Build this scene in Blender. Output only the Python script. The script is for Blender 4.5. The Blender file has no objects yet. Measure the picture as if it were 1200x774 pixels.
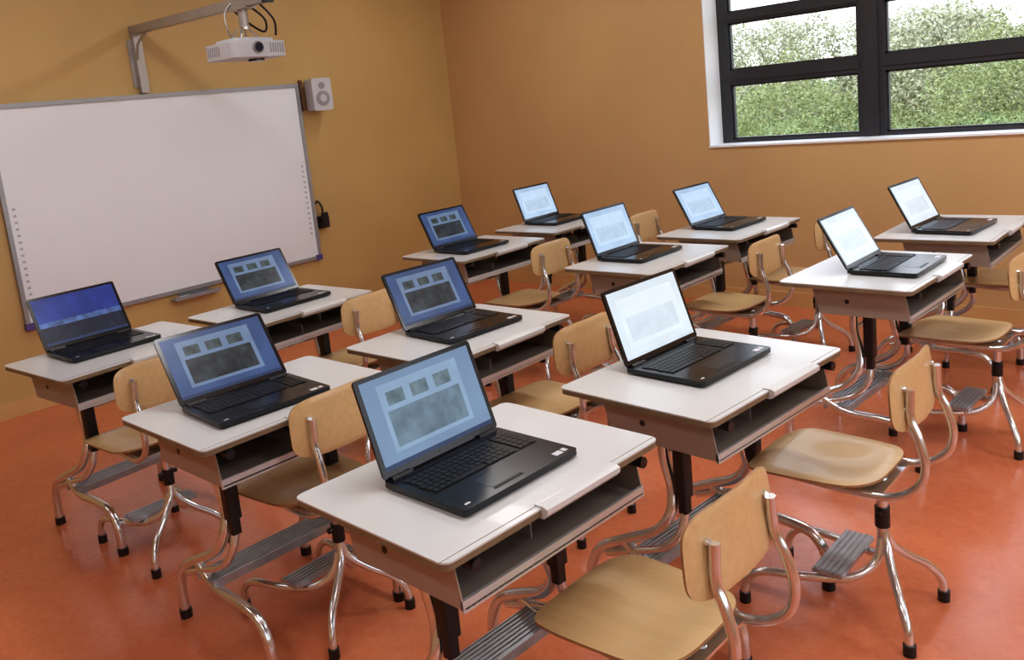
import bpy, math, random
import numpy as np
from mathutils import Matrix, Vector
random.seed(4); np.random.seed(4)
scene=bpy.context.scene
COL=bpy.context.collection
scene.view_settings.view_transform='Standard'
try:scene.view_settings.look='Medium High Contrast'
except Exception:pass

# ------------------------------------------------------------------ materials
def new_mat(name):
    m=bpy.data.materials.new(name);m.use_nodes=True
    return m,m.node_tree,m.node_tree.nodes['Principled BSDF']
def mat(name,col,rough=.5,metal=0.,spec=.5,var=0.,scale=8.,bump=0.,bscale=60.,emis=0.,stretch=None,coat=0.):
    m,nt,b=new_mat(name)
    b.inputs['Roughness'].default_value=rough;b.inputs['Metallic'].default_value=metal
    b.inputs['Specular IOR Level'].default_value=spec;b.inputs['Coat Weight'].default_value=coat
    b.inputs['Base Color'].default_value=(*col,1)
    tc=nt.nodes.new('ShaderNodeTexCoord');mp=nt.nodes.new('ShaderNodeMapping');nt.links.new(tc.outputs['Object'],mp.inputs[0])
    if stretch:mp.inputs['Scale'].default_value=stretch
    if var>0:
        n=nt.nodes.new('ShaderNodeTexNoise');n.inputs['Scale'].default_value=scale;n.inputs['Detail'].default_value=6
        nt.links.new(mp.outputs[0],n.inputs['Vector'])
        r=nt.nodes.new('ShaderNodeValToRGB');r.color_ramp.elements[0].position=.3;r.color_ramp.elements[1].position=.7
        r.color_ramp.elements[0].color=(*[c*(1-var) for c in col],1);r.color_ramp.elements[1].color=(*[min(1,c*(1+var)) for c in col],1)
        nt.links.new(n.outputs['Fac'],r.inputs[0])
        if emis>0:nt.links.new(r.outputs[0],b.inputs['Emission Color']);b.inputs['Base Color'].default_value=(.01,.01,.012,1)
        else:nt.links.new(r.outputs[0],b.inputs['Base Color'])
    if bump>0:
        n2=nt.nodes.new('ShaderNodeTexNoise');n2.inputs['Scale'].default_value=bscale;n2.inputs['Detail'].default_value=4
        nt.links.new(mp.outputs[0],n2.inputs['Vector'])
        bp=nt.nodes.new('ShaderNodeBump');bp.inputs['Strength'].default_value=bump;bp.inputs['Distance'].default_value=.01
        nt.links.new(n2.outputs['Fac'],bp.inputs['Height']);nt.links.new(bp.outputs[0],b.inputs['Normal'])
    if emis>0:
        if var<=0:b.inputs['Emission Color'].default_value=(*col,1)
        b.inputs['Emission Strength'].default_value=emis
    return m
M={}
M['wall']=mat('ochre_paint',(.54,.375,.155),.5,var=.05,scale=1.6,bump=.08,bscale=220)
M['wall2']=mat('orange_ochre_paint',(.57,.37,.175),.5,var=.05,scale=1.6,bump=.08,bscale=220)
M['ceil']=mat('ceiling_white',(.8,.80,.79),.8,var=.02)
M['base']=mat('baseboard_orange',(.62,.39,.17),.45,var=.05)
M['reveal']=mat('reveal_white',(.80,.82,.84),.6,var=.02)
M['frame']=mat('window_frame_dark',(.030,.032,.038),.4,var=.1)
M['top']=mat('laminate_white',(.61,.635,.64),.28,var=.03,scale=5,coat=.15)
M['edge']=mat('birch_edge',(.20,.15,.09),.5,var=.15,scale=30)
M['tray']=mat('tray_painted_metal',(.37,.325,.285),.35,metal=.35,var=.05)
M['lip']=mat('tray_lip_grey',(.56,.58,.60),.3,metal=.4,var=.04)
M['chrome']=mat('chrome_tube',(.74,.77,.80),.18,metal=.92,var=.06,scale=12)
M['blk']=mat('black_plastic',(.010,.010,.012),.35,var=.2,scale=20)
M['rib']=mat('ribbed_aluminium',(.42,.44,.47),.35,metal=.6,var=.12,scale=25)
M['lap']=mat('laptop_black',(.005,.006,.008),.20,var=.15,scale=10,spec=.5)
M['key']=mat('key_black',(.004,.004,.005),.4,var=.2,scale=60)
M['pad']=mat('touchpad_dark',(.015,.017,.022),.22,var=.1)
M['stick']=mat('sticker_silver',(.6,.62,.66),.4,var=.05)
M['wb']=mat('whiteboard_enamel',(.78,.84,.90),.25,var=.01,scale=2)
M['wbf']=mat('whiteboard_frame',(.34,.36,.39),.35,metal=.4,var=.05)
M['purple']=mat('corner_cap_purple',(.10,.08,.28),.4,var=.1)
M['icon']=mat('icon_grey',(.42,.44,.50),.5,var=.1)
M['proj']=mat('projector_white',(.52,.54,.58),.35,var=.04)
M['arm']=mat('arm_grey_metal',(.40,.39,.38),.35,metal=.5,var=.05)
M['grille']=mat('grille_grey',(.30,.30,.31),.6,var=.2,scale=200)
M['lens']=mat('lens_glass',(.02,.02,.04),.05,spec=.9)
M['bracket']=mat('bracket_brown',(.16,.08,.04),.5,var=.1)
M['fill']=mat('fill_diffuser',(1,.99,.98),.5,emis=3.)  # glowing face of the added ceiling fill panels
def wood(name,c1,c2):
    m,nt,b=new_mat(name)
    tc=nt.nodes.new('ShaderNodeTexCoord');mp=nt.nodes.new('ShaderNodeMapping');mp.inputs['Scale'].default_value=(1.6,34,34)
    n=nt.nodes.new('ShaderNodeTexNoise');n.inputs['Scale'].default_value=1.6;n.inputs['Detail'].default_value=4;n.inputs['Distortion'].default_value=.2
    r=nt.nodes.new('ShaderNodeValToRGB');r.color_ramp.elements[0].position=.25;r.color_ramp.elements[1].position=.75
    r.color_ramp.elements[0].color=(*c1,1);r.color_ramp.elements[1].color=(*c2,1)
    nt.links.new(tc.outputs['Object'],mp.inputs[0]);nt.links.new(mp.outputs[0],n.inputs['Vector']);nt.links.new(n.outputs['Fac'],r.inputs[0]);nt.links.new(r.outputs[0],b.inputs['Base Color'])
    b.inputs['Roughness'].default_value=.34;b.inputs['Coat Weight'].default_value=.35;b.inputs['Coat Roughness'].default_value=.10
    return m
M['wood']=wood('beech_plywood',(.57,.395,.195),(.65,.465,.24))
M['ply']=mat('ply_edge_dark',(.34,.19,.09),.5,var=.2,scale=40)
m,nt,b=new_mat('terracotta_linoleum')
tc=nt.nodes.new('ShaderNodeTexCoord')
n1=nt.nodes.new('ShaderNodeTexNoise');n1.inputs['Scale'].default_value=1.3;n1.inputs['Detail'].default_value=3
n2=nt.nodes.new('ShaderNodeTexNoise');n2.inputs['Scale'].default_value=26;n2.inputs['Detail'].default_value=8;n2.inputs['Distortion'].default_value=1.2
mx=nt.nodes.new('ShaderNodeMath');mx.operation='MULTIPLY_ADD';mx.inputs[1].default_value=.6
r=nt.nodes.new('ShaderNodeValToRGB');e=r.color_ramp.elements;e[0].position=.38;e[0].color=(.52,.150,.068,1);e[1].position=.76;e[1].color=(.63,.215,.105,1)
sc=nt.nodes.new('ShaderNodeMath');sc.operation='MULTIPLY';sc.inputs[1].default_value=.5
for n in(n1,n2):nt.links.new(tc.outputs['Object'],n.inputs['Vector'])
nt.links.new(n2.outputs['Fac'],sc.inputs[0]);nt.links.new(n1.outputs['Fac'],mx.inputs[0]);nt.links.new(sc.outputs[0],mx.inputs[2])
nt.links.new(mx.outputs[0],r.inputs[0]);nt.links.new(r.outputs[0],b.inputs['Base Color'])
b.inputs['Roughness'].default_value=.20;b.inputs['Specular IOR Level'].default_value=.6
bp=nt.nodes.new('ShaderNodeBump');bp.inputs['Strength'].default_value=.04;bp.inputs['Distance'].default_value=.01;nt.links.new(n2.outputs['Fac'],bp.inputs['Height']);nt.links.new(bp.outputs[0],b.inputs['Normal'])
M['floor']=m
m=bpy.data.materials.new('window_pane');m.use_nodes=True;nt=m.node_tree;nt.nodes.clear()
o=nt.nodes.new('ShaderNodeOutputMaterial');mi=nt.nodes.new('ShaderNodeMixShader');t=nt.nodes.new('ShaderNodeBsdfTransparent');g=nt.nodes.new('ShaderNodeBsdfGlossy');g.inputs['Roughness'].default_value=.02
mi.inputs[0].default_value=.05;nt.links.new(t.outputs[0],mi.inputs[1]);nt.links.new(g.outputs[0],mi.inputs[2]);nt.links.new(mi.outputs[0],o.inputs[0]);M['pane']=m
def scr(name,col,s=1.,var=.1,scale=14):return mat(name,col,.28,var=var,scale=scale,emis=s,spec=.3)
M['s_blue']=scr('screen_desktop_blue',(.040,.075,.18),1,.25,7)
M['s_win']=scr('screen_window_light',(.13,.19,.30),1,.12)
M['s_bar']=scr('screen_taskbar',(.02,.04,.10))
M['s_pic']=scr('screen_dark_photo',(.020,.027,.032),1,.8,22)
M['s_thumb']=scr('screen_thumb',(.04,.055,.06),1,.6,30)
M['p_blue']=scr('screen_pale_blue',(.16,.24,.36),1,.12,5)
M['p_win']=scr('screen_pale_window',(.22,.32,.45),1,.08)
M['p_pic']=scr('screen_pale_photo',(.12,.18,.23),1,.30,22)
M['p_thumb']=scr('screen_pale_thumb',(.11,.16,.19),1,.35,30)
M['s_navy']=scr('screen_navy_sky',(.018,.035,.20),1,.3,12)
M['s_cloud']=scr('screen_cloud_band',(.07,.12,.28),1,.6,22)
M['s_land']=scr('screen_night_land',(.01,.014,.03),1,.5,30)
M['s_white']=scr('screen_glare',(.64,.72,.79),1,.08,6)  # window glare on the screen, put into its emission colour
M['s_wwin']=scr('screen_glare_window',(.69,.77,.84),1,.04)
M['s_wpic']=scr('screen_glare_photo',(.60,.68,.76),1,.07,25)
M['e_white']=scr('screen_blue_glare',(.38,.52,.70),1,.15,6)  # bluish variant, reflected window light also put into the emission
M['e_wwin']=scr('screen_blue_glare_window',(.48,.61,.77),1,.06)
M['e_wpic']=scr('screen_blue_glare_photo',(.41,.53,.67),1,.10,25)

# ------------------------------------------------------------------ mesh builder
class MB:
    def __init__(s):s.v=[];s.f=[];s.m=[];s.mats=[]
    def mi(s,k):
        if k not in s.mats:s.mats.append(k)
        return s.mats.index(k)
    def add(s,vs,fs,k):
        o=len(s.v);s.v+=[tuple(v) for v in vs];i=s.mi(k)
        for f in fs:s.f.append(tuple(a+o for a in f));s.m.append(i)
    def box(s,x0,x1,y0,y1,z0,z1,k,M4=None):
        vs=[(x,y,z) for x in(x0,x1) for y in(y0,y1) for z in(z0,z1)]
        if M4:vs=[M4@Vector(v) for v in vs]
        s.add(vs,[(0,1,3,2),(4,6,7,5),(0,4,5,1),(2,3,7,6),(0,2,6,4),(1,5,7,3)],k)
    def prism(s,poly,z0,z1,k,axis='z',side=None):
        n=len(poly);P=(lambda a,b,c:(a,b,c)) if axis=='z' else ((lambda a,b,c:(a,c,b)) if axis=='y' else (lambda a,b,c:(c,a,b)))
        vs=[P(a,b,z0) for a,b in poly]+[P(a,b,z1) for a,b in poly]
        s.add(vs,[tuple(range(n))[::-1],tuple(range(n,2*n))]+[(i,(i+1)%n,n+(i+1)%n,n+i) for i in range(n)],k)
    def tube(s,pts,r,k,n=12,sub=6,caps=True):
        P=[Vector(p) for p in pts]
        if len(P)>2 and sub>1:
            Q=[]
            for i in range(len(P)-1):
                a=P[max(i-1,0)];b=P[i];c=P[i+1];d=P[min(i+2,len(P)-1)]
                for j in range(sub):
                    t=j/sub;Q.append(.5*((2*b)+(c-a)*t+(2*a-5*b+4*c-d)*t*t+(3*b-a-3*c+d)*t**3))
            Q.append(P[-1]);P=Q
        vs=[];up=None
        for i,p in enumerate(P):
            T=(P[min(i+1,len(P)-1)]-P[max(i-1,0)]).normalized()
            if up is None:
                up=Vector((0,1,0)) if abs(T.y)<.9 else Vector((1,0,0))
            A=(up-T*up.dot(T)).normalized();up=A;B=T.cross(A)
            for j in range(n):
                a=2*math.pi*j/n;vs.append(p+(A*math.cos(a)+B*math.sin(a))*r)
        fs=[(i*n+j,i*n+(j+1)%n,(i+1)*n+(j+1)%n,(i+1)*n+j) for i in range(len(P)-1) for j in range(n)]
        if caps:fs+=[tuple(range(n))[::-1],tuple((len(P)-1)*n+j for j in range(n))]
        s.add(vs,fs,k)
    def cyl(s,a,b,r,k,n=16):s.tube([a,b],r,k,n=n,sub=1)
    def mesh(s,name,smooth=35):
        me=bpy.data.meshes.new(name);me.from_pydata(s.v,[],s.f)
        for k in s.mats:me.materials.append(M[k])
        me.polygons.foreach_set('material_index',s.m)
        me.polygons.foreach_set('use_smooth',[True]*len(s.f));me.update()
        import bmesh
        bm=bmesh.new();bm.from_mesh(me);bmesh.ops.recalc_face_normals(bm,faces=bm.faces);bm.to_mesh(me);bm.free()
        me.set_sharp_from_angle(angle=math.radians(smooth))
        return me
def obj(name,me,parent=None,loc=(0,0,0),rot=(0,0,0),bevel=0):
    o=bpy.data.objects.new(name,me);COL.objects.link(o);o.location=loc;o.rotation_euler=rot
    if parent:o.parent=parent
    if bevel:
        b=o.modifiers.new('bevel','BEVEL');b.width=bevel;b.segments=2;b.limit_method='ANGLE';b.angle_limit=math.radians(50);b.harden_normals=True
    return o
def empty(name,loc,rz=0):
    o=bpy.data.objects.new(name,None);COL.objects.link(o);o.location=loc;o.rotation_euler=(0,0,rz);o.empty_display_size=.1;return o
def rrect(x0,x1,y0,y1,r,n=5):
    out=[]
    for cx,cy,a0 in((x1-r,y1-r,0),(x0+r,y1-r,90),(x0+r,y0+r,180),(x1-r,y0+r,270)):
        for j in range(n+1):
            a=math.radians(a0+90*j/n);out.append((cx+r*math.cos(a),cy+r*math.sin(a)))
    return out

# ------------------------------------------------------------------ room
XW,YW,XR,YF,H=-5.646,5.499,2.4,-2.2,3.0
b=MB();b.box(XW-.1,XR+.1,YF-.1,YW+.3,-.1,0,'floor');obj('floor',b.mesh('floor'))
b=MB();b.box(XW-.1,XR+.1,YF-.1,YW+.3,H,H+.1,'ceil');obj('ceiling',b.mesh('ceiling'))
b=MB();b.box(XW-.1,XW,YF-.1,YW+.3,0,H,'wall');obj('wall_left',b.mesh('wall_left'))
b=MB();b.box(XW,XR,YF-.1,YF,0,H,'wall2');obj('wall_front',b.mesh('wall_front'))
def holed(name,ax,d0,d1,a0,a1,holes,k,z1=H):
    b=MB();xs=[a0]
    for h in holes:xs+=[h[0],h[1]]
    xs.append(a1)
    def bx(p,q,u,v):
        if ax=='y':b.box(p,q,d0,d1,u,v,k)
        else:b.box(d0,d1,p,q,u,v,k)
    for i in range(0,len(xs),2):bx(xs[i],xs[i+1],0,z1)
    for h in holes:bx(h[0],h[1],0,h[2]);bx(h[0],h[1],h[3],z1)
    return obj(name,b.mesh(name))
WIN=(-3.119,.0,1.096,2.42)
holed('wall_back','y',YW,YW+.3,XW,XR,[WIN],'wall2')
RW=[(-1.6,.6,.9,2.5),(1.2,4.8,.9,2.5)]
holed('wall_right','x',XR,XR+.1,YF-.1,YW+.3,RW,'wall2')
b=MB();x0,x1,z0,z1=WIN;t=.006
b.box(x0,x0+t,YW-.002,YW+.22,z0,z1,'reveal');b.box(x1-t,x1,YW-.002,YW+.22,z0,z1,'reveal')
b.box(x0,x1,YW-.012,YW+.22,z0-.002,z0+.010,'reveal');b.box(x0,x1,YW-.002,YW+.22,z1-t,z1,'reveal')
obj('trim_1',b.mesh('trim_1'))
def kid(name,me,p):
    o=obj(name,me,p);o.matrix_parent_inverse=Matrix.Translation(p.location).inverted();return o
w=empty('window_1',((x0+x1)/2,YW+.2,1.7))
b=MB();ya,yb=YW+.18,YW+.235
cols=[(-3.037,-2.16),(-1.995,-1.118),(-.953,-.076)];rows=[(1.128,1.505),(1.606,1.925),(1.995,2.34)]
xs=[x0+.006]+[v for c in cols for v in c]+[x1-.006];zs=[z0+.01]+[v for r_ in rows for v in r_]+[z1-.006]
for i in range(0,len(xs),2):b.box(xs[i],xs[i+1],ya,yb,zs[0],zs[-1],'frame')
for c in cols:
    for i in range(0,len(zs),2):b.box(c[0],c[1],ya,yb,zs[i],zs[i+1],'frame')
    for r_ in rows:
        for q in((c[0],c[0]+.012,r_[0],r_[1]),(c[1]-.012,c[1],r_[0],r_[1]),(c[0],c[1],r_[0],r_[0]+.012),(c[0],c[1],r_[1]-.012,r_[1])):
            b.box(q[0],q[1],ya+.02,yb-.005,q[2],q[3],'frame')
for i in(2,4):
    xm=(xs[i]+xs[i+1])/2;b.box(xm-.045,xm+.045,ya-.018,ya,zs[0],zs[-1],'frame')
for k_ in(1.555,1.96):
    for c in cols:b.box(c[0]-.01,c[1]+.01,ya-.008,ya,k_-.022,k_+.022,'frame')
kid('frame',b.mesh('window_frame'),w)
b=MB()
for c in cols:
    for r_ in rows:b.box(c[0],c[1],ya+.03,ya+.034,r_[0],r_[1],'pane')
kid('panes',b.mesh('window_panes'),w)
for wi,(a0,a1,c0,c1) in enumerate(RW):
    w=empty('window_%d'%(wi+2),(XR+.05,(a0+a1)/2,1.7));b=MB();n=3
    for j in range(n+1):
        y=a0+(a1-a0)*j/n;y=min(max(y,a0+.03),a1-.03);b.box(XR+.02,XR+.08,y-.03,y+.03,c0,c1,'frame')
    for z in(c0+.03,(c0+c1)/2,c1-.03):b.box(XR+.02,XR+.08,a0,a1,z-.03,z+.03,'frame')
    kid('frame',b.mesh('window_frame'),w)
b=MB();b.box(XW+.012,XR-.012,YW-.012,YW,0,.1,'base');obj('baseboard_back',b.mesh('bb'))
b=MB();b.box(XW,XW+.012,YF,YW,0,.1,'base');obj('baseboard_left',b.mesh('bb'))
for lx in(-4.2,-1.6,.9):  # unseen fill lights added on the ceiling to brighten the room
    for ly in(-.6,1.9,4.3):
        b=MB();b.box(-.62,.62,-.16,.16,-.05,0,'reveal');b.box(-.6,.6,-.14,.14,-.056,-.05,'fill')
        e=empty('added_ceiling_fill',(lx,ly,H));obj('fill_panel',b.mesh('added_ceiling_fill'),e)
        l=bpy.data.lights.new('fill','AREA');l.shape='RECTANGLE';l.size=1.2;l.size_y=.28;l.energy=(7.5 if ly>0 else 3) if lx<-3 else (20 if ly>2 else 17 if ly>0 else 10);l.color=(.98,.985,1)
        lo=bpy.data.objects.new('fill_light',l);COL.objects.link(lo);lo.parent=e;lo.location=(0,0,-.06)

# ------------------------------------------------------------------ desk meshes
b=MB();D2=.257
b.prism(rrect(-D2,D2,-.35,.35,.022),.736,.740,'top');b.prism(rrect(-D2+.001,D2-.001,-.349,.349,.022),.722,.736,'edge')
me_top=b.mesh('tabletop')
b=MB();b.prism([(.238,.716),(.262,.716),(.274,.728),(.274,.740),(.262,.7445),(.238,.7445)],-.08,.17,'top','y')
b.box(.2405,.2425,-.35,-.08,.7385,.7408,'edge');b.box(.2405,.2425,.17,.35,.7385,.7408,'edge')
me_lip=b.mesh('pencil_lip')
b=MB()
for sy in(-1,1):
    y=sy*.30;b.prism([(-.14,.722),(.215,.722),(.236,.612),(-.11,.612)],min(y,y-sy*.004),max(y,y-sy*.004),'tray','y')
    b.cyl((.0,y+sy*.001,.668),(.0,y-sy*.006,.668),.009,'blk')
    b.cyl((.215,sy*.275,.706),(.262,sy*.275,.706),.0135,'blk');b.cyl((.19,sy*.275,.706),(.215,sy*.275,.706),.008,'chrome')
    b.box(.19,.225,sy*.275-.012,sy*.275+.012,.714,.722,'tray')
b.box(-.12,.236,-.296,.296,.612,.616,'tray');b.box(-.128,-.124,-.296,.296,.612,.722,'tray')
b.box(.228,.236,-.3,.3,.606,.632,'lip');b.box(-.12,.16,-.02,-.016,.616,.66,'tray')
me_tray=b.mesh('book_tray')
b=MB()
for sy in(-1,1):
    a,y=sy*.185,sy*.24
    m_=sy*.205
    b.prism(rrect(.018,.058,a-.022,a+.022,.008),.42,.606,'blk');b.prism(rrect(.024,.052,a-.016,a+.016,.006),.37,.42,'blk')
    b.box(-.08,.16,a-.035,a+.035,.600,.612,'tray')
    b.tube([(-.022,a,.605),(-.022,a,.52),(-.002,a,.43),(.0,m_,.36),(-.05,m_+sy*.01,.295),(-.15,sy*.23,.245),(-.24,y,.195),(-.285,y,.12),(-.29,y,.022)],.0165,'chrome')
    b.tube([(.038,a,.38),(.034,m_,.315),(-.02,sy*.22,.255),(-.12,sy*.235,.22),(-.22,y,.185)],.013,'chrome')
    b.tube([(-.15,sy*.23,.235),(-.04,y,.19),(.1,y,.185),(.19,y,.17),(.235,y,.11),(.24,y,.022)],.0165,'chrome')
    for x in(-.29,.24):b.cyl((x,y,0),(x,y,.030),.020,'blk')
b.cyl((-.022,-.185,.53),(-.022,.185,.53),.010,'chrome')
me_legs=b.mesh('leg_frame')
b=MB();b.box(-.13,-.03,-.25,.25,.203,.212,'rib')
for j in range(7):
    x=-.125+j*.014;b.box(x,x+.007,-.248,.248,.212,.216,'rib')
b.box(-.132,-.128,-.25,.25,.19,.217,'rib');b.box(-.032,-.028,-.25,.25,.19,.217,'rib')
me_foot=b.mesh('footrest')
DESK={1:(-1.390,1.323,-.025),2:(-2.371,1.354,-.001),3:(-3.545,1.400,.074),4:(-1.298,2.175,-.063),5:(-2.315,2.173,.003),6:(-3.515,2.175,.045),
7:(-1.312,3.596,-.026),8:(-2.400,3.569,-.003),9:(-3.597,3.565,-.013),10:(-1.306,4.570,.016),11:(-2.414,4.415,-.027),12:(-3.653,4.415,-.001)}
for i,(x,y,a) in DESK.items():
    e=empty('school_desk',(x,y,0),a)
    obj('tabletop',me_top,e);obj('pencil_lip',me_lip,e,bevel=.0015);obj('book_tray',me_tray,e);obj('leg_frame',me_legs,e);obj('footrest',me_foot,e)

# ------------------------------------------------------------------ chair meshes
def shell(b,thick,ex,fn,k,kedge,nr=9,na=48):
    vs=[]
    for s_ in(1,-1):
        for i in range(nr+1):
            r=max(i/nr,.002)
            for j in range(na):
                a=2*math.pi*j/na;c,s=math.cos(a),math.sin(a)
                u=math.copysign(abs(c)**(2/ex),c)*r;v=math.copysign(abs(s)**(2/ex),s)*r
                p=Vector(fn(u,v))
                e1=Vector(fn(u+.01,v))-p;e2=Vector(fn(u,v+.01))-p;nn=e1.cross(e2).normalized()
                vs.append(p+nn*thick/2*(1 if i<nr else .55)*s_)
    N=(nr+1)*na;fs=[]
    for o in(0,N):
        for i in range(nr):
            for j in range(na):
                fs.append((o+i*na+j,o+i*na+(j+1)%na,o+(i+1)*na+(j+1)%na,o+(i+1)*na+j))
        fs.append(tuple(o+j for j in range(na)))
    b.add(vs,fs,k)
    b.add(vs,[(nr*na+j,nr*na+(j+1)%na,N+nr*na+(j+1)%na,N+nr*na+j) for j in range(na)],kedge)
def seat_fn(u,v):
    w=.178+.012*(-u)
    x=u*.19;y=v*w
    z=.452-.010*math.exp(-((u-.25)**2/.3+v*v/.35))
    if u<-.5:z-=.08*(-u-.5)**2
    if u>.6:z+=.02*(u-.6)
    return(x,y,z)
def back_fn(u,v):
    y=u*(.172-.006*v);z=.705+v*.086
    return(.262-.8*y*y-.009*v,y,z)
b=MB();shell(b,.012,4.0,seat_fn,'wood','ply');me_seat=b.mesh('seat',50)
b=MB();shell(b,.011,4.4,back_fn,'wood','ply')
me_back=b.mesh('backrest',50)
b=MB()
for s in(-1,1):
    b.tube([(-.13,s*.10,.428),(0,s*.115,.424),(.13,s*.122,.424),(.225,s*.125,.432),(.290,s*.125,.475),(.308,s*.125,.54),(.292,s*.122,.61),(.272,s*.118,.66),(.270,s*.112,.735)],.0115,'chrome')
    b.cyl((.245,s*.115,.68),(.262,s*.115,.68),.008,'chrome');b.cyl((.245,s*.115,.735),(.262,s*.115,.735),.008,'chrome')
    b.tube([(.16,0,.27),(.172,s*.015,.22),(.20,s*.06,.17),(.24,s*.12,.12),(.265,s*.15,.07),(.27,s*.155,.022)],.0125,'chrome')
    b.tube([(.155,s*.01,.24),(.145,s*.035,.175),(.09,s*.085,.135),(-.03,s*.13,.125),(-.14,s*.15,.115),(-.19,s*.155,.075),(-.2,s*.155,.022)],.0125,'chrome')
    for x in(.27,-.2):b.cyl((x,s*.155,0),(x,s*.155,.032),.017,'blk')
b.cyl((.155,0,.20),(.155,0,.425),.0155,'chrome');b.cyl((.155,0,.275),(.155,0,.335),.0205,'blk');b.cyl((.155,.035,.32),(.155,-.035,.32),.009,'blk')
b.box(.03,.19,-.125,.125,.414,.422,'chrome')
me_frame=b.mesh('tube_frame')
b=MB();b.box(-.0,.085,-.13,.13,.148,.160,'rib')
for j in range(5):
    x=.006+j*.0165;b.box(x,x+.009,-.128,.128,.160,.164,'rib')
for s in(-1,1):b.box(.02,.07,s*.10-.01,s*.10+.01,.130,.148,'chrome')
me_cf=b.mesh('chair_footrest')
CH=[(-1.05,1.42,0),(-1.02,2.36,.02),(-1.08,3.80,-.02),(-1.16,4.78,0),(-2.18,3.89,.0),(-2.14,4.56,-.04),(-2.10,2.34,0),(-2.33,1.42,.03),(-3.27,1.33,0),(-3.30,2.35,0),(-3.28,3.60,0),(-3.33,4.58,0)]
for x,y,a in CH:
    e=empty('school_chair',(x,y,0),a)
    obj('seat',me_seat,e);obj('backrest',me_back,e);obj('tube_frame',me_frame,e);obj('footrest',me_cf,e)

# ------------------------------------------------------------------ laptops
LW,LD,LH=.3695,.254,.237;hw=LW/2;T=.0205
b=MB();b.prism(rrect(-.012,LD,-hw,hw,.010),.006,T,'lap')
b.prism(rrect(.004,LD-.012,-hw+.008,hw-.008,.010),.001,.006,'blk')
b.box(.030,.142,-hw+.018,hw-.018,T,T+.0006,'key');b.prism(rrect(.165,.225,-.075,.015,.004),T,T+.0004,'pad')
b.box(.228,.236,-.075,.015,T,T+.0008,'key');b.box(.010,.020,-.14,.14,T,T+.001,'pad')
b.box(.222,.24,.125,.15,T,T+.0003,'stick');b.box(.222,.238,.155,.168,T,T+.0003,'stick');b.box(.230,.236,-.165,-.150,T,T+.0003,'stick')
for q in(-.14,.14):b.cyl((.002,q-.03,T),(.002,q+.03,T),.006,'blk',10)
b.box(.06,.10,hw,hw+.0006,.009,.016,'pad');b.box(.13,.20,-hw-.0006,-hw,.009,.016,'pad')
me_lbase=b.mesh('laptop_base')
b=MB();X0,X1,Y0,Y1=.032,.140,-hw+.020,hw-.020;nr,nc=6,18
for i in range(nr):
    for j in range(nc):
        kw=(Y1-Y0)/nc;kh=(X1-X0)/nr
        if i==5 and 4<=j<=8:
            if j==4:b.box(X0+i*kh+.001,X0+(i+1)*kh-.001,Y0+4*kw+.001,Y0+9*kw-.001,T+.0006,T+.003,'key')
            continue
        if j==14:continue
        off=0 if j>14 else (i%3)*.002
        b.box(X0+i*kh+.0012,X0+(i+1)*kh-.0012,Y0+j*kw+.0012+off,Y0+(j+1)*kw-.0012+off,T+.0006,T+.003,'key')
me_keys=b.mesh('keyboard')
def lid(kind):
    b=MB();b.prism(rrect(-hw,hw,.004,LH,.010),-.007,0,'lap','x')
    sx,z0,z1=.172,.020,.226
    def q(y0,y1,a,c,k,d):b.box(0,d,y0,y1,a,c,k)
    if kind in'AD':
        p='s_' if kind=='A' else 'p_'
        q(-sx,sx,z0,z1,p+'blue',.0006);q(-sx,sx,z0,z0+.010,'s_bar',.0008)
        q(-.130,.122,z0+.030,z1-.018,p+'win',.0008)
        for j in range(3):q(-.110+j*.074,-.058+j*.074,z0+.136,z0+.168,p+'thumb',.0010)
        q(-.118,.108,z0+.040,z0+.124,p+'pic',.0011)
    elif kind=='B':
        q(-sx,sx,z0+.09,z1,'s_navy',.0006);q(-sx,sx,z0+.078,z0+.10,'s_cloud',.0008);q(-sx,sx,z0,z0+.078,'s_land',.0007);q(-sx,sx,z0,z0+.010,'s_bar',.0008)
    else:
        p='s_' if kind=='C' else 'e_'
        q(-sx,sx,z0,z1,p+'white',.0006);q(-sx,sx,z0,z0+.008,p+'wpic',.0008)
        q(-sx+.03,sx-.03,z0+.03,z0+.18,p+'wwin',.0008);q(-sx+.05,sx-.05,z0+.045,z0+.12,p+'wpic',.0010)
    b.cyl((.001,0,.2315),(-.001,0,.2315),.002,'pad',8)
    b.cyl((-.003,-.16,.002),(-.003,-.12,.002),.006,'blk',10);b.cyl((-.003,.12,.002),(-.003,.16,.002),.006,'blk',10)
    b.box(0,.0008,-.012,.012,.008,.015,'pad')
    return b.mesh('laptop_lid_'+kind)
LID={k:lid(k) for k in'ABCDE'}
LAP={1:(-1.484,1.303,-.014,.329,'D'),2:(-2.456,1.316,-.054,.60,'A'),3:(-3.727,1.370,.032,.486,'B'),4:(-1.445,2.208,-.050,.327,'C'),5:(-2.447,2.214,-.052,.482,'A'),
6:(-3.660,2.201,.015,.557,'A'),7:(-1.364,3.625,.002,.521,'C'),8:(-2.578,3.590,.001,.349,'E'),9:(-3.710,3.538,-.004,.478,'A'),10:(-1.407,4.535,-.051,.480,'C'),
11:(-2.563,4.474,-.043,.489,'E'),12:(-3.819,4.468,.013,.354,'E')}
for i,(x,y,a,t,k) in LAP.items():
    e=empty('laptop',(x,y,.740),a)
    obj('base',me_lbase,e);obj('keyboard',me_keys,e);obj('lid',LID[k],e,loc=(-.004,0,.018),rot=(0,-t,0))

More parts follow.
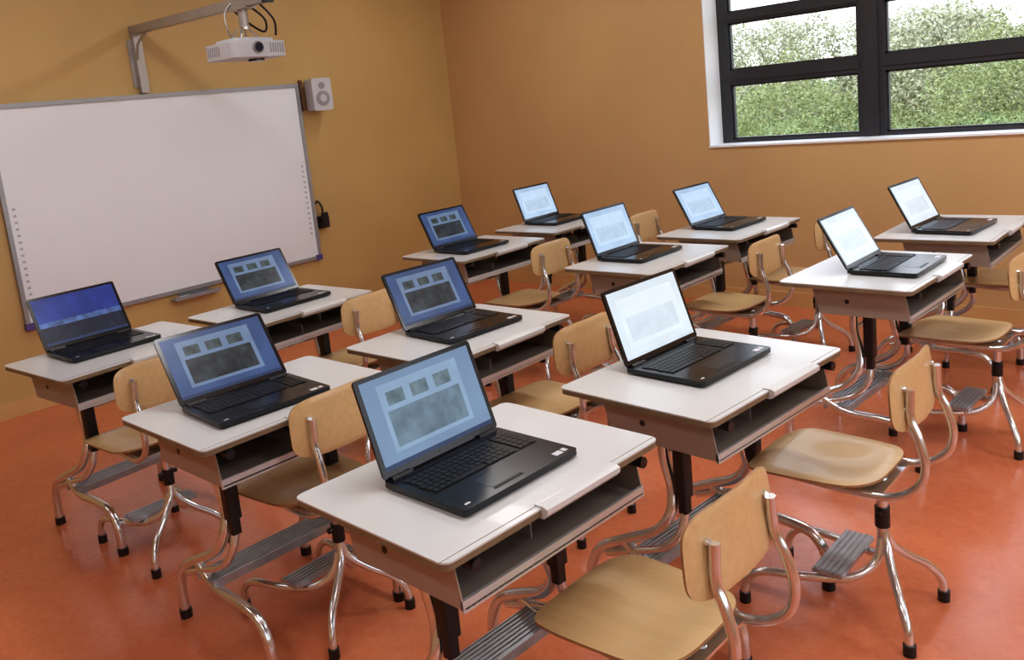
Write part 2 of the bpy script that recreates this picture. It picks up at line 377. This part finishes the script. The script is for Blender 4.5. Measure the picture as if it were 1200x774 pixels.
# ------------------------------------------------------------------ whiteboard
yL,yR,zb,zt=1.708,3.894,.507,1.852;X=XW
w=empty('interactive_whiteboard',(X,(yL+yR)/2,(zb+zt)/2))
b=MB();b.box(X+.001,X+.022,yL+.02,yR-.02,zb+.02,zt-.02,'wb')
f=.026
b.box(X+.001,X+.032,yL,yR,zt-f,zt,'wbf');b.box(X+.001,X+.032,yL,yR,zb,zb+f,'wbf');b.box(X+.001,X+.032,yL,yL+f,zb+f,zt-f,'wbf');b.box(X+.001,X+.032,yR-f,yR,zb+f,zt-f,'wbf')
for yy in(yL-.004,yR-.05):b.box(X+.001,X+.036,yy,yy+.054,zb-.006,zb+.035,'purple')
for s,yy in((0,yL+.06),(1,yR-.06)):
    for j in range(14):
        z=zb+.2+j*.04
        b.box(X+.022,X+.0232,yy-.009,yy+.009,z,z+.014,'icon')
kid('panel',b.mesh('whiteboard_panel'),w)
b=MB();b.box(X+.001,X+.075,2.64,2.98,.462,.470,'wbf');b.box(X+.070,X+.078,2.64,2.98,.462,.488,'wbf')
for j in range(3):b.cyl((X+.045,2.68+j*.09,.478),(X+.045,2.75+j*.09,.478),.008,('wb','purple','blk')[j])
b.box(X+.001,X+.01,2.70,2.92,.47,.51,'wbf')
kid('pen_tray',b.mesh('pen_tray'),w)
b=MB();b.box(X+.001,X+.05,3.915,3.995,.74,.83,'blk');b.box(X+.05,X+.065,3.925,3.98,.78,.86,'blk');b.tube([(X+.03,3.95,.83),(X+.045,3.945,.90),(X+.02,3.93,.95),(X+.01,3.91,.93)],.008,'blk')
obj('pen_holder',b.mesh('pen_holder'),bevel=.004)
e=empty('wall_speaker',(X,4.03,1.755),0)
b=MB();b.prism(rrect(-.08,.08,-.12,.12,.02),.05,.17,'proj','x')
b.cyl((.168,0,-.03),(.175,0,-.03),.055,'grille',24);b.cyl((.168,0,-.03),(.178,0,-.03),.028,'proj',20);b.cyl((.168,0,.065),(.175,0,.065),.025,'grille',20)
b.box(.001,.06,-.02,.02,-.04,.04,'bracket');b.box(.001,.05,-.115,-.095,-.11,.12,'bracket')
obj('cabinet',b.mesh('speaker'),e,rot=(0,0,-.15))
# projector with its mounting arm
e=empty('video_projector',(X,2.69,2.05))
b=MB();b.box(.01,.055,-.025,.025,-.19,.235,'arm');b.box(.001,.012,-.05,.05,-.15,.15,'arm')
am=Matrix.Translation((.01,0,.21))@Matrix.Rotation(.018,4,'Y')
b.box(0,1.58,-.026,.026,-.025,.027,'arm',am);b.box(1.58,1.60,-.03,.03,-.03,.03,'blk',am)
b.tube([(.055,-.02,.02),(.10,-.02,.12),(.2,0,.18)],.008,'arm')
b.cyl((1.34,0,.06),(1.34,0,.17),.026,'arm');b.box(1.26,1.42,-.035,.035,.15,.17,'arm')
b.tube([(1.26,.0,.22),(1.22,.02,.17),(1.27,.07,.09),(1.36,.11,.03),(1.41,.09,.09),(1.38,.03,.16)],.006,'blk')
b.tube([(1.40,.0,.22),(1.46,.03,.17),(1.48,.10,.08),(1.45,.12,.0)],.006,'blk')
b.tube([(1.30,.0,.22),(1.25,-.05,.15),(1.28,-.07,.06),(1.25,-.03,.0)],.005,'arm')
obj('arm',b.mesh('projector_arm'),e)
b=MB()
b.prism(rrect(-.14,.14,-.175,.175,.035),-.050,.035,'proj')
b.prism(rrect(-.10,.10,-.13,.13,.03),.035,.055,'proj')
b.cyl((.14,-.02,0),(.152,-.02,0),.032,'grille',24);b.cyl((.150,-.02,0),(.158,-.02,0),.026,'lens',24)
b.cyl((0,.06,-.05),(0,.06,-.063),.045,'lens',24)
for j in range(6):
    b.box(-.10+j*.02,-.09+j*.02,-.177,-.174,-.03,.022,'grille');b.box(.139,.142,.06+j*.016,.068+j*.016,-.03,.022,'grille')
for p in((-.09,-.1),(.09,-.1),(-.09,.1),(.09,.1)):b.cyl((p[0]*.6,p[1]*.6,.055),(p[0]*.2,p[1]*.2,.115),.006,'chrome',8)
b.cyl((.02,0,.105),(.02,0,.125),.03,'chrome',16)
b.box(-.07,.07,-.10,.10,.055,.062,'arm')
obj('body',b.mesh('projector'),e,loc=(1.32,0,-.062),rot=(0,0,.05),bevel=.004)

# ------------------------------------------------------------------ outdoors
def leafmat(name,c1,c2):
    m,nt,bb=new_mat(name)
    oi=nt.nodes.new('ShaderNodeNewGeometry');r=nt.nodes.new('ShaderNodeValToRGB');r.color_ramp.elements[0].color=(*c1,1);r.color_ramp.elements[1].color=(*c2,1)
    nt.links.new(oi.outputs['Random Per Island'],r.inputs[0]);nt.links.new(r.outputs[0],bb.inputs['Base Color']);bb.inputs['Roughness'].default_value=.8
    return m
M['leafF']=leafmat('foliage_near',(.22,.26,.11),(.31,.35,.16));M['leafB']=leafmat('foliage_far_hazed',(.40,.41,.28),(.48,.48,.34))  # far leaves have distance haze mixed into their colour
M['grass']=mat('meadow_grass',(.20,.26,.09),.9,var=.3,scale=.6)
b=MB();b.box(-140,100,YW+.4,180,-1.6,-1.5,'grass');obj('ground_outside',b.mesh('ground_outside'))
def trees(name,blobs,per,size,k):
    B=np.array(blobs);B=np.repeat(B,per,axis=0);n=len(B)
    d=np.random.normal(size=(n,3));d/=np.linalg.norm(d,axis=1)[:,None]
    rad=.74+.28*np.random.rand(n);bump=1+.22*np.sin(5*d[:,0]+B[:,0])*np.cos(4*d[:,2]+B[:,1])+.1*np.sin(11*d[:,0]+B[:,1])
    c=B[:,:3]+d*(rad*bump)[:,None]*B[:,3:]
    a=np.random.normal(size=(n,3));a/=np.linalg.norm(a,axis=1)[:,None]
    q=np.cross(a,np.random.normal(size=(n,3)));q/=np.linalg.norm(q,axis=1)[:,None]
    s=size*(.5+np.random.rand(n))[:,None]
    V=np.stack([c-a*s,c+q*s*.5,c+a*s,c-q*s*.5],1).reshape(-1,3)
    me=bpy.data.meshes.new(name);me.from_pydata(V.tolist(),[],np.arange(4*n).reshape(-1,4).tolist());me.materials.append(M[k]);return obj(name,me)
bl=[]
for j in range(22):
    bl.append((-38+j*2.0+random.uniform(-.6,.6),29+random.uniform(-3,3.5),-.6+random.uniform(-.5,.2),random.uniform(1.6,2.4),2.0,random.uniform(1.4,2.9)))
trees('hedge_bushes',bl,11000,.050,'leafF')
bl=[]
for j in range(21):
    x=-72+j*4.0
    bl.append((x+random.uniform(-1.2,1.2),52+random.uniform(-3,6),.3+random.uniform(-.4,.5),4.2,3.5,(random.uniform(3.9,4.7) if x<-19 else random.uniform(2.3,3.5))))
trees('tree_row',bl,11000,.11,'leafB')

# ------------------------------------------------------------------ world + sun
wd=bpy.data.worlds.new('sky');scene.world=wd;wd.use_nodes=True;nt=wd.node_tree;bg=nt.nodes['Background']
tc=nt.nodes.new('ShaderNodeTexCoord');sp=nt.nodes.new('ShaderNodeSeparateXYZ');r=nt.nodes.new('ShaderNodeValToRGB')
r.color_ramp.elements[0].position=.0;r.color_ramp.elements[0].color=(.96,.98,1,1);r.color_ramp.elements[1].position=.7;r.color_ramp.elements[1].color=(.55,.70,.95,1)
nt.links.new(tc.outputs['Generated'],sp.inputs[0]);nt.links.new(sp.outputs['Z'],r.inputs[0]);nt.links.new(r.outputs[0],bg.inputs['Color']);bg.inputs['Strength'].default_value=2.6
s=bpy.data.lights.new('sun','SUN');s.energy=1.9;s.angle=.02;s.color=(1,.95,.80);so=bpy.data.objects.new('sun',s);COL.objects.link(so)
so.rotation_euler=Vector((-.25,.75,-.65)).to_track_quat('-Z','Y').to_euler();so.location=(0,-4,8)

# ------------------------------------------------------------------ camera
f,h,ps,th,ro,cx,cy=1022.1976,1.5740,.7812,.1772,.1058,566.006,303.162
F=Vector((-math.sin(ps)*math.cos(th),math.cos(ps)*math.cos(th),-math.sin(th)));R0=Vector((math.cos(ps),math.sin(ps),0));U0=R0.cross(F)
R=math.cos(ro)*R0-math.sin(ro)*U0;U=math.sin(ro)*R0+math.cos(ro)*U0
c=bpy.data.cameras.new('camera');co=bpy.data.objects.new('camera',c);COL.objects.link(co);scene.camera=co
mw=Matrix.Identity(4)
for i in range(3):mw[i][0]=R[i];mw[i][1]=U[i];mw[i][2]=-F[i]
mw[2][3]=h;co.matrix_world=mw
c.sensor_width=36;c.lens=f/1200*36;c.shift_x=(600-cx)/1200;c.shift_y=(cy-387)/1200;c.clip_start=.05;c.clip_end=500
